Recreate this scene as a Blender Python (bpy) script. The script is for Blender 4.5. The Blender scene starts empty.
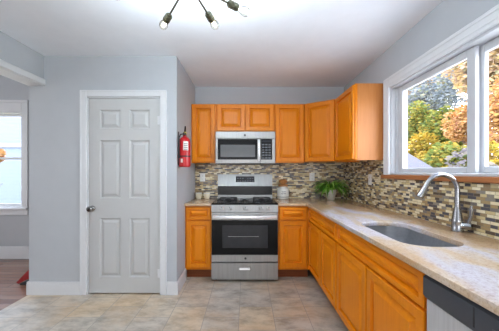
import bpy, bmesh, math, random
from mathutils import Vector, Matrix

random.seed(7)
S = bpy.context.scene
C = S.collection
PI = math.pi
EYE = 1.254
CEIL = 2.44

# ------------------------------------------------------------------ camera
cd = bpy.data.cameras.new('camera')
cam = bpy.data.objects.new('camera', cd)
C.objects.link(cam)
cam.location = (0, 0, EYE)
cam.rotation_euler = (PI / 2, 0, 0)
cd.sensor_width = 36
cd.lens = 36 * 265 / 499
cd.shift_x = 3 / 499
cd.shift_y = 6.5 / 499
cd.clip_start = 0.02
cd.clip_end = 300
S.camera = cam

# ------------------------------------------------------------------ world, lights, exposure
def srgb(r, g, b):
    f = lambda c: (c / 255 / 12.92) if c / 255 <= 0.04045 else ((c / 255 + 0.055) / 1.055) ** 2.4
    return (f(r), f(g), f(b), 1)

W = bpy.data.worlds.new('sky')
S.world = W
W.use_nodes = True
wn = W.node_tree
wn.nodes.clear()
wo = wn.nodes.new('ShaderNodeOutputWorld')
wb = wn.nodes.new('ShaderNodeBackground')
wr = wn.nodes.new('ShaderNodeValToRGB')
wt = wn.nodes.new('ShaderNodeTexCoord')
ws = wn.nodes.new('ShaderNodeSeparateXYZ')
wr.color_ramp.elements[0].position = 0.0
wr.color_ramp.elements[0].color = (0.90, 0.945, 1.0, 1)
wr.color_ramp.elements[1].position = 0.6
wr.color_ramp.elements[1].color = (0.70, 0.81, 1.0, 1)
wn.links.new(wt.outputs['Generated'], ws.inputs[0])
wn.links.new(ws.outputs['Z'], wr.inputs[0])
wn.links.new(wr.outputs[0], wb.inputs[0])
wb.inputs[1].default_value = 7.5
wn.links.new(wb.outputs[0], wo.inputs[0])

def light(name, kind, loc, rot, energy, color=(1, 1, 1), size=None, size_y=None, angle=None):
    d = bpy.data.lights.new(name, kind)
    d.energy = energy
    d.color = color
    if kind == 'AREA':
        d.shape = 'RECTANGLE'
        d.size = size
        d.size_y = size_y
    if kind == 'SUN':
        d.angle = angle
    if kind == 'POINT':
        d.shadow_soft_size = size
    o = bpy.data.objects.new(name, d)
    o.location = loc
    o.rotation_euler = rot
    C.objects.link(o)
    return o

# sun over the roof from behind the kitchen: strikes the trees outside, never enters the windows
sun = light('sun', 'SUN', (0, 0, 12), (0, 0, 0), 6.0, (1, 0.96, 0.90), angle=0.03)
sun.rotation_euler = Vector((0.36, 0.30, -0.88)).to_track_quat('-Z', 'Y').to_euler()
# area fill added behind the camera; the rear wall has no window
light('rear_fill', 'AREA', (-0.3, -5.7, 0.95), (math.radians(112), 0, 0), 58, (0.98, 0.985, 1.0), 3.0, 1.4)
light('side_room_fill', 'AREA', (-5.2, 1.2, 1.5), (PI / 2, 0, -PI / 2), 30, (0.94, 0.96, 1.0), 2.4, 1.6)  # fill lamp added inside the side room to brighten the kitchen
BULB_POWER = 6.6

S.view_settings.view_transform = 'Standard'
S.view_settings.look = 'None'
S.view_settings.gamma = 1
S.view_settings.use_curve_mapping = False
S.view_settings.exposure = 0.87
S.cycles.use_denoising = True
S.cycles.max_bounces = 10
S.cycles.diffuse_bounces = 6
S.cycles.transparent_max_bounces = 16

# ------------------------------------------------------------------ materials
MATS = {}

def nodes_of(name):
    m = bpy.data.materials.new(name)
    m.use_nodes = True
    MATS[name] = m
    nt = m.node_tree
    return m, nt, nt.nodes['Principled BSDF']

def texco(nt, scale=(1, 1, 1), rot=(0, 0, 0), loc=(0, 0, 0)):
    tc = nt.nodes.new('ShaderNodeTexCoord')
    mp = nt.nodes.new('ShaderNodeMapping')
    mp.inputs['Scale'].default_value = scale
    mp.inputs['Rotation'].default_value = rot
    mp.inputs['Location'].default_value = loc
    nt.links.new(tc.outputs['Object'], mp.inputs['Vector'])
    return mp.outputs['Vector']

def noise(nt, vec, scale=5, detail=4, rough=0.55):
    n = nt.nodes.new('ShaderNodeTexNoise')
    n.inputs['Scale'].default_value = scale
    n.inputs['Detail'].default_value = detail
    n.inputs['Roughness'].default_value = rough
    if vec is not None:
        nt.links.new(vec, n.inputs['Vector'])
    return n.outputs['Fac']

def ramp(nt, fac, stops, mode='LINEAR'):
    r = nt.nodes.new('ShaderNodeValToRGB')
    r.color_ramp.interpolation = mode
    els = r.color_ramp.elements
    while len(els) > len(stops):
        els.remove(els[-1])
    while len(els) < len(stops):
        els.new(0.5)
    for e, (p, c) in zip(els, stops):
        e.position = p
        e.color = c
    nt.links.new(fac, r.inputs[0])
    return r.outputs[0]

def mix(nt, fac, a, b, mode='MIX'):
    m = nt.nodes.new('ShaderNodeMix')
    m.data_type = 'RGBA'
    m.blend_type = mode
    for sock, v in ((m.inputs[0], fac), (m.inputs[6], a), (m.inputs[7], b)):
        if hasattr(v, 'is_linked'):
            nt.links.new(v, sock)
        else:
            sock.default_value = v
    return m.outputs[2]

def bump(nt, p, fac, strength=0.2, dist=0.01):
    b = nt.nodes.new('ShaderNodeBump')
    b.inputs['Strength'].default_value = strength
    b.inputs['Distance'].default_value = dist
    nt.links.new(fac, b.inputs['Height'])
    nt.links.new(b.outputs[0], p.inputs['Normal'])

def plain(name, col, rough=0.5, metal=0.0, var=0.06, nscale=8, spec=0.5, bstr=0.0):
    m, nt, p = nodes_of(name)
    f = noise(nt, texco(nt), nscale, 3)
    lo = tuple(c * (1 - var) for c in col[:3]) + (1,)
    hi = tuple(min(1, c * (1 + var)) for c in col[:3]) + (1,)
    nt.links.new(ramp(nt, f, [(0.3, lo), (0.7, hi)]), p.inputs['Base Color'])
    p.inputs['Roughness'].default_value = rough
    p.inputs['Metallic'].default_value = metal
    p.inputs['Specular IOR Level'].default_value = spec
    if bstr:
        bump(nt, p, noise(nt, texco(nt), nscale * 12, 3), bstr, 0.002)
    return m

plain('wall_paint', srgb(181, 184, 188), 0.75, var=0.015, spec=0.25)
plain('ceiling_paint', srgb(238, 243, 249), 0.85, var=0.015, spec=0.2)
plain('trim_white', srgb(214, 215, 217), 0.4, var=0.015)
plain('door_white', srgb(188, 188, 187), 0.4, var=0.015)
plain('vinyl_white', srgb(192, 193, 196), 0.35, var=0.015)
plain('cream_ceramic', srgb(226, 216, 190), 0.3, var=0.05, nscale=25)
plain('white_ceramic', srgb(224, 222, 214), 0.25, var=0.04, nscale=25)
plain('pot_ceramic', srgb(214, 210, 200), 0.5, var=0.18, nscale=60, bstr=0.6)
plain('ink', srgb(70, 66, 64), 0.6)
plain('brown_wood', srgb(165, 112, 58), 0.6, var=0.3, nscale=45)
plain('black_gloss', srgb(12, 12, 14), 0.2, var=0.05, spec=0.16)
plain('black_plastic', srgb(26, 27, 30), 0.4, var=0.1)
plain('dark_plastic', srgb(58, 62, 70), 0.38, var=0.05)
plain('cast_iron', srgb(22, 22, 23), 0.55, var=0.2, nscale=30)
plain('side_steel', srgb(38, 38, 41), 0.4, var=0.05)
plain('window_grey', srgb(92, 94, 96), 0.18, var=0.05)
plain('oven_glass', srgb(48, 48, 50), 0.2, var=0.1, spec=0.2)
plain('cooktop_steel', srgb(120, 120, 122), 0.25, 0.8, var=0.1)
plain('rack_chrome', srgb(150, 150, 150), 0.3, 0.8)
plain('button_grey', srgb(92, 95, 100), 0.5)
plain('display_black', srgb(22, 26, 36), 0.15)
plain('chrome', srgb(168, 169, 173), 0.24, 1.0, var=0.02)
plain('nickel', srgb(150, 148, 145), 0.25, 1.0, var=0.03)
plain('red_paint', srgb(176, 14, 20), 0.28, var=0.05)
plain('red_cloth', srgb(150, 26, 28), 0.7, var=0.15, nscale=40)
plain('black_rubber', srgb(20, 20, 22), 0.6)
plain('label_paper', srgb(226, 222, 214), 0.6, var=0.04)
plain('gauge_face', srgb(210, 190, 60), 0.4)
plain('socket_bronze', srgb(72, 70, 54), 0.45, 0.55, var=0.15)
plain('outlet_white', srgb(220, 218, 212), 0.4, var=0.02)
plain('slot_dark', srgb(60, 58, 56), 0.6)
plain('soil', srgb(50, 38, 28), 0.9, var=0.3, nscale=60)
plain('bark', srgb(84, 62, 54), 0.9, var=0.3, nscale=10, bstr=0.5)
plain('house_blue', srgb(150, 180, 222), 0.7, var=0.03)
plain('house_white', srgb(112, 113, 120), 0.6, var=0.02)
plain('roof_shingle', srgb(42, 40, 52), 0.8, var=0.14, nscale=9)
plain('lawn', srgb(124, 120, 92), 0.95, var=0.3, nscale=3)
plain('bounce_slab_grey', srgb(168, 166, 164), 0.9, var=0.05, nscale=2)
plain('door_shadow_gap', srgb(60, 58, 56), 0.8)

def wood(name, scale, base, dark, light_, rough=0.33):
    m, nt, p = nodes_of(name)
    v = texco(nt, scale)
    f = noise(nt, v, 3.2, 6, 0.6)
    c = ramp(nt, f, [(0.25, dark), (0.52, base), (0.8, light_)])
    f2 = noise(nt, texco(nt), 2.0, 2)
    c = mix(nt, ramp(nt, f2, [(0.35, (0, 0, 0, 1)), (0.75, (0.5, 0.5, 0.5, 1))]), c, light_)
    nt.links.new(c, p.inputs['Base Color'])
    p.inputs['Roughness'].default_value = rough
    p.inputs['Specular IOR Level'].default_value = 0.3
    return m

OB, OD, OL = srgb(217, 124, 8), srgb(206, 111, 4), srgb(225, 137, 16)
wood('oak_upright', (14, 14, 1.1), OB, OD, OL)
wood('oak_across', (1.1, 14, 14), OB, OD, OL)
wood('oak_veneer', (14, 14, 1.1), srgb(190, 122, 64), srgb(180, 110, 54), srgb(198, 132, 76), 0.4)
wood('toe_kick_wood', (1.1, 14, 14), srgb(128, 66, 28), srgb(104, 52, 22), srgb(140, 76, 34), 0.5)
wood('sill_wood', (14, 1.1, 14), srgb(160, 100, 56), srgb(138, 82, 42), srgb(176, 116, 70), 0.5)

def steel(name, col, streak, rough=0.3):
    m, nt, p = nodes_of(name)
    f = noise(nt, texco(nt, streak), 6, 4, 0.6)
    lo = tuple(c * 0.9 for c in col[:3]) + (1,)
    hi = tuple(min(1, c * 1.08) for c in col[:3]) + (1,)
    nt.links.new(ramp(nt, f, [(0.3, lo), (0.7, hi)]), p.inputs['Base Color'])
    p.inputs['Metallic'].default_value = 0.6
    r = nt.nodes.new('ShaderNodeMapRange')
    r.inputs[3].default_value = rough - 0.03
    r.inputs[4].default_value = rough + 0.03
    nt.links.new(f, r.inputs[0])
    nt.links.new(r.outputs[0], p.inputs['Roughness'])
    return m

steel('stainless', srgb(158, 157, 155), (7, 7, 0.4), 0.40)
steel('stainless_bright', srgb(222, 222, 224), (1, 9, 30), 0.28)
steel('sink_steel', srgb(150, 151, 154), (0.6, 9, 9), 0.3)
steel('dishwasher_steel', srgb(206, 208, 212), (9, 9, 0.5), 0.42)

def thin_glass(name, tint=(1, 1, 1, 1), gloss=0.08):
    m = bpy.data.materials.new(name)
    m.use_nodes = True
    MATS[name] = m
    nt = m.node_tree
    nt.nodes.clear()
    o = nt.nodes.new('ShaderNodeOutputMaterial')
    t = nt.nodes.new('ShaderNodeBsdfTransparent')
    t.inputs[0].default_value = tint
    g = nt.nodes.new('ShaderNodeBsdfGlossy')
    g.inputs['Roughness'].default_value = 0.02
    mx = nt.nodes.new('ShaderNodeMixShader')
    lw = nt.nodes.new('ShaderNodeLayerWeight')
    lw.inputs[0].default_value = 0.12
    ml = nt.nodes.new('ShaderNodeMath')
    ml.operation = 'MULTIPLY'
    ml.inputs[1].default_value = gloss * 4
    nt.links.new(lw.outputs['Fresnel'], ml.inputs[0])
    nt.links.new(ml.outputs[0], mx.inputs[0])
    nt.links.new(t.outputs[0], mx.inputs[1])
    nt.links.new(g.outputs[0], mx.inputs[2])
    nt.links.new(mx.outputs[0], o.inputs[0])
    return m

thin_glass('pane_glass', gloss=0.05)
thin_glass('bulb_glass', (0.93, 0.92, 0.88, 1), gloss=0.22)

def emitter(name, col, strength):
    m, nt, p = nodes_of(name)
    p.inputs['Emission Color'].default_value = col
    p.inputs['Emission Strength'].default_value = strength
    p.inputs['Base Color'].default_value = col
    return m

emitter('filament', (1, 0.86, 0.6, 1), 9)

def granite():
    m, nt, p = nodes_of('granite')
    warp = noise(nt, texco(nt), 1.3, 3)
    v = texco(nt, (3.0, 0.8, 3), (0, 0, 0.16), (0.35, 0, 0))
    add = nt.nodes.new('ShaderNodeVectorMath')
    add.operation = 'MULTIPLY_ADD'
    nt.links.new(warp, add.inputs[0])
    add.inputs[1].default_value = (1.1, 1.1, 0)
    nt.links.new(v, add.inputs[2])
    big = noise(nt, add.outputs[0], 2.0, 6, 0.62)
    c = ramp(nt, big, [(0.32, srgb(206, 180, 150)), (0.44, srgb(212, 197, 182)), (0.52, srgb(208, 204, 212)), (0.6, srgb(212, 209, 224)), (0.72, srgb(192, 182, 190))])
    tan = ramp(nt, big, [(0.3, srgb(186, 150, 112)), (0.5, srgb(204, 174, 138)), (0.7, srgb(190, 160, 138))])
    # lavender window sheen painted into the stone colour along the sink run
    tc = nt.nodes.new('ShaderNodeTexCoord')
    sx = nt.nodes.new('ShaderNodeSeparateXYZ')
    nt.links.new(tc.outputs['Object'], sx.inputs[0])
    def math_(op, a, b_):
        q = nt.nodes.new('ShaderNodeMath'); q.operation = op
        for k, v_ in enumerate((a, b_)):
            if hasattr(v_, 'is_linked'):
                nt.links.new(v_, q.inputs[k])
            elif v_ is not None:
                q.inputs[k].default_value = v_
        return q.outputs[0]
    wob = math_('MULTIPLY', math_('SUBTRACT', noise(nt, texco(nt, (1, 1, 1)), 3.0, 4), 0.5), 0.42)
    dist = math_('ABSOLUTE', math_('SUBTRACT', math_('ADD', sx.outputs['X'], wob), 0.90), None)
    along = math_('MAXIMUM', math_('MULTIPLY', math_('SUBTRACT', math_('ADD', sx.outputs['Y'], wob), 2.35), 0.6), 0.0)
    window_sheen = ramp(nt, math_('ADD', dist, along), [(0.19, (1, 1, 1, 1)), (0.31, (0, 0, 0, 1))])
    c = mix(nt, window_sheen, tan, c)
    sp = noise(nt, texco(nt), 95, 4, 0.7)
    c = mix(nt, 0.5, c, ramp(nt, sp, [(0.33, srgb(130, 100, 80)), (0.45, srgb(215, 198, 176)), (0.62, srgb(240, 234, 226))]), 'MULTIPLY')
    c = mix(nt, ramp(nt, noise(nt, texco(nt, loc=(3, 1, 2)), 46, 3, 0.6), [(0.62, (0, 0, 0, 1)), (0.72, (0.5, 0.5, 0.5, 1))]), c, srgb(150, 108, 88))
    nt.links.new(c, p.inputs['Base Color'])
    p.inputs['Roughness'].default_value = 0.16
    p.inputs['Specular IOR Level'].default_value = 0.7
    bump(nt, p, noise(nt, texco(nt), 7, 2), 0.06, 0.01)

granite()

def mosaic(name, along):
    m, nt, p = nodes_of(name)
    rot = (PI / 2, 0, 0) if along == 'x' else (PI / 2, 0, PI / 2)
    tc = nt.nodes.new('ShaderNodeTexCoord')
    sp = nt.nodes.new('ShaderNodeSeparateXYZ')
    cb = nt.nodes.new('ShaderNodeCombineXYZ')
    nt.links.new(tc.outputs['Object'], sp.inputs[0])
    nt.links.new(sp.outputs['X' if along == 'x' else 'Y'], cb.inputs[0])
    nt.links.new(sp.outputs['Z'], cb.inputs[1])
    b = nt.nodes.new('ShaderNodeTexBrick')
    b.offset = 0.5
    b.offset_frequency = 2
    b.squash = 0.72
    b.squash_frequency = 3
    b.inputs['Color1'].default_value = (0, 0, 0, 1)
    b.inputs['Color2'].default_value = (1, 1, 1, 1)
    b.inputs['Mortar'].default_value = (0.5, 0.5, 0.5, 1)
    b.inputs['Scale'].default_value = 1.0
    b.inputs['Mortar Size'].default_value = 0.0011
    b.inputs['Mortar Smooth'].default_value = 0.1
    b.inputs['Brick Width'].default_value = 0.060
    b.inputs['Row Height'].default_value = 0.0185
    nt.links.new(cb.outputs[0], b.inputs['Vector'])
    tile = ramp(nt, b.outputs['Color'], [
        (0.0, srgb(84, 80, 84)), (0.13, srgb(150, 126, 94)), (0.24, srgb(228, 214, 176)), (0.38, srgb(122, 114, 108)),
        (0.44, srgb(206, 184, 136)), (0.55, srgb(166, 140, 100)), (0.64, srgb(232, 220, 186)), (0.78, srgb(92, 78, 66)),
        (0.85, srgb(196, 176, 132)), (0.93, srgb(142, 134, 122))], 'CONSTANT')
    tile = mix(nt, 0.25, tile, ramp(nt, noise(nt, texco(nt), 70, 3), [(0.3, (0.45, 0.42, 0.4, 1)), (0.7, (1, 1, 1, 1))]), 'MULTIPLY')
    c = mix(nt, b.outputs['Fac'], tile, srgb(140, 128, 108))
    nt.links.new(c, p.inputs['Base Color'])
    p.inputs['Roughness'].default_value = 0.22
    inv = nt.nodes.new('ShaderNodeMath')
    inv.operation = 'SUBTRACT'
    inv.inputs[0].default_value = 1
    nt.links.new(b.outputs['Fac'], inv.inputs[1])
    bump(nt, p, inv.outputs[0], 0.5, 0.002)

mosaic('mosaic_back', 'x')
mosaic('mosaic_side', 'y')

def floor_tile():
    m, nt, p = nodes_of('floor_tile')
    tc = nt.nodes.new('ShaderNodeTexCoord')
    sp = nt.nodes.new('ShaderNodeSeparateXYZ')
    cb = nt.nodes.new('ShaderNodeCombineXYZ')
    nt.links.new(tc.outputs['Object'], sp.inputs[0])
    ax = nt.nodes.new('ShaderNodeMath'); ax.operation = 'ADD'; ax.inputs[1].default_value = 3.065
    ay = nt.nodes.new('ShaderNodeMath'); ay.operation = 'ADD'; ay.inputs[1].default_value = 5.015
    nt.links.new(sp.outputs['X'], ax.inputs[0])
    nt.links.new(sp.outputs['Y'], ay.inputs[0])
    nt.links.new(ay.outputs[0], cb.inputs[0])
    nt.links.new(ax.outputs[0], cb.inputs[1])
    b = nt.nodes.new('ShaderNodeTexBrick')
    b.offset = 0.5
    b.inputs['Color1'].default_value = (0, 0, 0, 1)
    b.inputs['Color2'].default_value = (1, 1, 1, 1)
    b.inputs['Mortar'].default_value = (0.5, 0.5, 0.5, 1)
    b.inputs['Scale'].default_value = 1.0
    b.inputs['Mortar Size'].default_value = 0.0028
    b.inputs['Mortar Smooth'].default_value = 0.2
    b.inputs['Brick Width'].default_value = 0.365
    b.inputs['Row Height'].default_value = 0.30
    nt.links.new(cb.outputs[0], b.inputs['Vector'])
    tone = ramp(nt, b.outputs['Color'], [(0.0, srgb(200, 194, 186)), (0.35, srgb(212, 204, 192)), (0.7, srgb(204, 200, 195)), (1.0, srgb(220, 206, 184))])
    sl = noise(nt, texco(nt, (1.0, 1.7, 1), (0, 0, 0.5)), 5, 8, 0.7)
    tone = mix(nt, 0.9, tone, ramp(nt, sl, [(0.3, srgb(150, 144, 138)), (0.47, srgb(214, 208, 200)), (0.56, srgb(238, 233, 226)), (0.7, srgb(255, 253, 248))]), 'MULTIPLY')
    rust = noise(nt, texco(nt, loc=(1.2, 3.4, 0)), 1.6, 6, 0.62)
    tone = mix(nt, ramp(nt, rust, [(0.46, (0, 0, 0, 1)), (0.66, (0.5, 0.5, 0.5, 1))]), tone, srgb(204, 166, 116))
    c = mix(nt, b.outputs['Fac'], tone, srgb(150, 144, 136))
    nt.links.new(c, p.inputs['Base Color'])
    p.inputs['Roughness'].default_value = 0.38
    bump(nt, p, sl, 0.18, 0.01)

floor_tile()

def floor_wood():
    m, nt, p = nodes_of('floor_planks')
    b = nt.nodes.new('ShaderNodeTexBrick')
    b.offset = 0.37
    b.inputs['Color1'].default_value = (0, 0, 0, 1)
    b.inputs['Color2'].default_value = (1, 1, 1, 1)
    b.inputs['Scale'].default_value = 1.0
    b.inputs['Mortar Size'].default_value = 0.002
    b.inputs['Brick Width'].default_value = 1.1
    b.inputs['Row Height'].default_value = 0.09
    nt.links.new(texco(nt), b.inputs['Vector'])
    t = ramp(nt, b.outputs['Color'], [(0, srgb(120, 84, 70)), (0.5, srgb(146, 108, 90)), (1, srgb(160, 126, 108))])
    g = noise(nt, texco(nt, (1, 16, 1)), 4, 5)
    t = mix(nt, 0.5, t, ramp(nt, g, [(0.3, (0.55, 0.5, 0.48, 1)), (0.7, (1, 1, 1, 1))]), 'MULTIPLY')
    c = mix(nt, b.outputs['Fac'], t, srgb(52, 34, 28))
    nt.links.new(c, p.inputs['Base Color'])
    p.inputs['Roughness'].default_value = 0.25

floor_wood()

def siding():
    m, nt, p = nodes_of('siding')
    w = nt.nodes.new('ShaderNodeTexWave')
    w.wave_profile = 'SAW'
    w.bands_direction = 'Z'
    w.inputs['Scale'].default_value = 2.4
    nt.links.new(texco(nt), w.inputs['Vector'])
    nt.links.new(ramp(nt, w.outputs['Fac'], [(0, srgb(52, 62, 80)), (0.15, srgb(78, 88, 106)), (1, srgb(84, 94, 112))]), p.inputs['Base Color'])
    p.inputs['Roughness'].default_value = 0.6
    bump(nt, p, w.outputs['Fac'], 0.4, 0.02)

siding()

def leaves(name, cols, k=0.34):
    k = k * 0.82 if k < 0.9 else k
    cols = [tuple(c * k for c in q[:3]) + (1,) for q in cols]
    m, nt, p = nodes_of(name)
    g = nt.nodes.new('ShaderNodeNewGeometry')
    n = len(cols)
    big = noise(nt, texco(nt), 1.1, 2)
    mr = nt.nodes.new('ShaderNodeMath'); mr.operation = 'MULTIPLY_ADD'
    nt.links.new(g.outputs['Random Per Island'], mr.inputs[0])
    mr.inputs[1].default_value = 0.85
    mb = nt.nodes.new('ShaderNodeMath'); mb.operation = 'MULTIPLY_ADD'
    nt.links.new(big, mb.inputs[0]); mb.inputs[1].default_value = 0.9; mb.inputs[2].default_value = -0.38
    nt.links.new(mb.outputs[0], mr.inputs[2])
    col = ramp(nt, mr.outputs[0], [(i / (n - 1), c) for i, c in enumerate(cols)])
    nt.links.new(col, p.inputs['Base Color'])
    tl = nt.nodes.new('ShaderNodeBsdfTranslucent')
    nt.links.new(col, tl.inputs[0])
    mx = nt.nodes.new('ShaderNodeMixShader')
    mx.inputs[0].default_value = 0.45
    nt.links.new(p.outputs[0], mx.inputs[1])
    nt.links.new(tl.outputs[0], mx.inputs[2])
    nt.links.new(mx.outputs[0], nt.nodes['Material Output'].inputs[0])
    p.inputs['Roughness'].default_value = 0.7
    p.inputs['Specular IOR Level'].default_value = 0.2
    p.inputs['Transmission Weight'].default_value = 0.0

leaves('leaf_yellow', [srgb(190, 150, 60), srgb(236, 190, 60), srgb(246, 214, 96), srgb(186, 186, 80)])
leaves('leaf_orange', [srgb(222, 140, 84), srgb(250, 184, 104), srgb(252, 204, 140), srgb(246, 170, 140)], 0.42)
leaves('leaf_pink', [srgb(206, 166, 120), srgb(246, 208, 140), srgb(238, 200, 176), srgb(204, 204, 160)], 0.42)
leaves('leaf_green', [srgb(104, 132, 84), srgb(148, 166, 80), srgb(196, 192, 88), srgb(236, 196, 84)], 0.34)
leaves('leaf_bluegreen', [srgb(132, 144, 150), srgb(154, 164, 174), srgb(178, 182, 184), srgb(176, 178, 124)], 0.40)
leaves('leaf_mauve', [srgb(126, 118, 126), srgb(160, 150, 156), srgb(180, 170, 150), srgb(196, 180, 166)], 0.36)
leaves('plant_leaf', [srgb(60, 110, 36), srgb(98, 158, 54), srgb(140, 194, 78), srgb(186, 220, 124)], 1.0)

# ------------------------------------------------------------------ mesh helpers
def B():
    return bmesh.new()

def box(bm, x0, x1, y0, y1, z0, z1, bev=0.0, seg=1):
    r = bmesh.ops.create_cube(bm, size=1.0)
    vs = r['verts']
    for v in vs:
        v.co = Vector(((x0 + x1) / 2 + v.co.x * (x1 - x0), (y0 + y1) / 2 + v.co.y * (y1 - y0), (z0 + z1) / 2 + v.co.z * (z1 - z0)))
    if bev:
        es = list({e for v in vs for e in v.link_edges})
        bmesh.ops.bevel(bm, geom=es, offset=bev, segments=seg, affect='EDGES', profile=0.5)
    return bm

def frame_of(d):
    d = d.normalized()
    a = Vector((0, 0, 1)) if abs(d.z) < 0.95 else Vector((1, 0, 0))
    u = d.cross(a).normalized()
    return u, d.cross(u).normalized()

def tube(bm, pts, r, seg=12, cap=True):
    pts = [Vector(p) for p in pts]
    rs = r if isinstance(r, (list, tuple)) else [r] * len(pts)
    rings = []
    u = None
    for i, p in enumerate(pts):
        d = (pts[min(i + 1, len(pts) - 1)] - pts[max(i - 1, 0)]).normalized()
        if u is None:
            u, w = frame_of(d)
        else:
            u = (u - d * u.dot(d)).normalized()
            w = d.cross(u)
        rings.append([bm.verts.new(p + (u * math.cos(2 * PI * k / seg) + w * math.sin(2 * PI * k / seg)) * rs[i]) for k in range(seg)])
    for a, b in zip(rings, rings[1:]):
        for k in range(seg):
            bm.faces.new((a[k], a[(k + 1) % seg], b[(k + 1) % seg], b[k]))
    if cap:
        bm.faces.new(list(reversed(rings[0])))
        bm.faces.new(rings[-1])
    return bm

def lathe(bm, prof, org=(0, 0, 0), axis=(0, 0, 1), seg=24):
    org = Vector(org)
    d = Vector(axis).normalized()
    u, w = frame_of(d)
    rings = []
    for r, h in prof:
        c = org + d * h
        if r < 1e-6:
            rings.append([bm.verts.new(c)])
        else:
            rings.append([bm.verts.new(c + (u * math.cos(2 * PI * k / seg) + w * math.sin(2 * PI * k / seg)) * r) for k in range(seg)])
    for a, b in zip(rings, rings[1:]):
        for k in range(seg):
            k2 = (k + 1) % seg
            if len(a) == 1 and len(b) == 1:
                continue
            if len(a) == 1:
                bm.faces.new((a[0], b[k2], b[k]))
            elif len(b) == 1:
                bm.faces.new((a[k], a[k2], b[0]))
            else:
                bm.faces.new((a[k], a[k2], b[k2], b[k]))
    return bm

def prism(bm, poly, z0, z1, axis='z'):
    def P(a, b, c):
        return (a, b, c) if axis == 'z' else ((c, a, b) if axis == 'x' else (a, c, b))
    lo = [bm.verts.new(P(a, b, z0)) for a, b in poly]
    hi = [bm.verts.new(P(a, b, z1)) for a, b in poly]
    n = len(poly)
    bm.faces.new(lo)
    bm.faces.new(hi)
    for i in range(n):
        bm.faces.new((lo[i], lo[(i + 1) % n], hi[(i + 1) % n], hi[i]))
    return bm

def loops_rect(bm, rects, close_last=True):
    """nested rectangles ((x0,x1,z0,z1), y) joined by quads, facing -y"""
    prev = None
    for (x0, x1, z0, z1), y in rects:
        ring = [bm.verts.new((x0, y, z0)), bm.verts.new((x1, y, z0)), bm.verts.new((x1, y, z1)), bm.verts.new((x0, y, z1))]
        if prev:
            for k in range(4):
                bm.faces.new((prev[k], prev[(k + 1) % 4], ring[(k + 1) % 4], ring[k]))
        prev = ring
    if close_last:
        bm.faces.new(prev)
    return bm

def inset(r, d):
    return (r[0] + d, r[1] - d, r[2] + d, r[3] - d)

def smooth_mesh(me, ang=35):
    for p in me.polygons:
        p.use_smooth = True
    try:
        me.set_sharp_from_angle(angle=math.radians(ang))
    except Exception:
        pass

def obj(name, bm, m, parent=None, smooth=True, normals=True, ang=35):
    if normals:
        bmesh.ops.recalc_face_normals(bm, faces=bm.faces[:])
    me = bpy.data.meshes.new(name)
    bm.to_mesh(me)
    bm.free()
    me.materials.append(MATS[m])
    if smooth:
        smooth_mesh(me, ang)
    o = bpy.data.objects.new(name, me)
    C.objects.link(o)
    if parent:
        o.parent = parent
    return o

def tag(o, label, cat, group=None):
    o['label'] = label
    o['category'] = cat
    if group:
        o['group'] = group
    return o

def thing(name, label, cat, loc=(0, 0, 0), rotz=0, group=None):
    o = bpy.data.objects.new(name, None)
    o.empty_display_size = 0.05
    C.objects.link(o)
    o.location = loc
    o.rotation_euler = (0, 0, rotz)
    return tag(o, label, cat, group)

def struct(name, bm, m, parent=None, smooth=True):
    o = obj(name, bm, m, parent, smooth)
    if not parent:
        o['kind'] = 'structure'
    return o

# ------------------------------------------------------------------ the setting
XW = 1.36          # inner face of the window wall
YB = 3.70          # back wall
XP = -0.715        # pantry side wall
YP = 2.712         # pantry front wall
XL0, XL1 = -2.226, -2.07

b = B(); box(b, -2.226, 1.51, -6.0, 3.82, -0.06, 0.0); struct('floor', b, 'floor_tile', smooth=False)
b = B(); box(b, -5.6, -2.2265, -6.0, 3.84, -0.06, 0.0); struct('floor_side_room', b, 'floor_planks', smooth=False)
b = B(); box(b, XL0, 1.51, -6.15, 3.99, CEIL, CEIL + 0.12); struct('ceiling', b, 'ceiling_paint', smooth=False)
SC = 2.78
b = B(); box(b, -5.75, XL0 + 0.11, -6.15, 3.99, SC, SC + 0.12); box(b, XL0 + 0.001, XL0 + 0.11, -6.15, 3.99, CEIL + 0.12, SC); struct('ceiling_side_room', b, 'ceiling_paint', smooth=False)
b = B(); box(b, XP, 1.51, YB, YB + 0.12, 0, CEIL); struct('wall_back', b, 'wall_paint', smooth=False)
# window wall with its opening
WY0, WY1, WZ0, WZ1 = 0.80, 2.50, 1.228, 2.05
b = B()
box(b, XW, 1.51, -6.0, WY0, 0, CEIL); box(b, XW, 1.51, WY1, YB, 0, CEIL)
box(b, XW, 1.51, WY0, WY1, 0, WZ0); box(b, XW, 1.51, WY0, WY1, WZ1, CEIL)
struct('wall_right', b, 'wall_paint', smooth=False)
# pantry
DX0, DX1, DZ = -1.630, -0.878, 2.022
b = B()
box(b, XL0, DX0, YP, YP + 0.11, 0, CEIL); box(b, DX1, XP, YP, YP + 0.11, 0, CEIL); box(b, DX0, DX1, YP, YP + 0.11, DZ, CEIL)
struct('wall_pantry_front', b, 'wall_paint', smooth=False)
b = B(); box(b, XP - 0.11, XP, YP + 0.11, YB + 0.12, 0, CEIL); struct('wall_pantry_side', b, 'wall_paint', smooth=False)
b = B(); box(b, XL0, XL0 + 0.11, YP + 0.11, 3.84, 0, CEIL); struct('wall_pantry_left', b, 'wall_paint', smooth=False)
# header over the wide opening to the side room
b = B(); box(b, XL0, XL1, -0.6, YP, 2.145, CEIL); box(b, XL0, XL1, -6.0, -0.6, 0, CEIL)
struct('wall_left', b, 'wall_paint', smooth=False)
b = B(); box(b, XL1, XL1 + 0.016, -0.6, YP, 2.139, 2.196, 0.004)
box(b, XL1, XL1 + 0.008, -0.6, YP, 2.196, 2.203, 0.002)
box(b, XL0 - 0.004, XL1, -0.6, YP, 2.133, 2.1445, 0.003)
struct('trim_1', b, 'trim_white')
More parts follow.
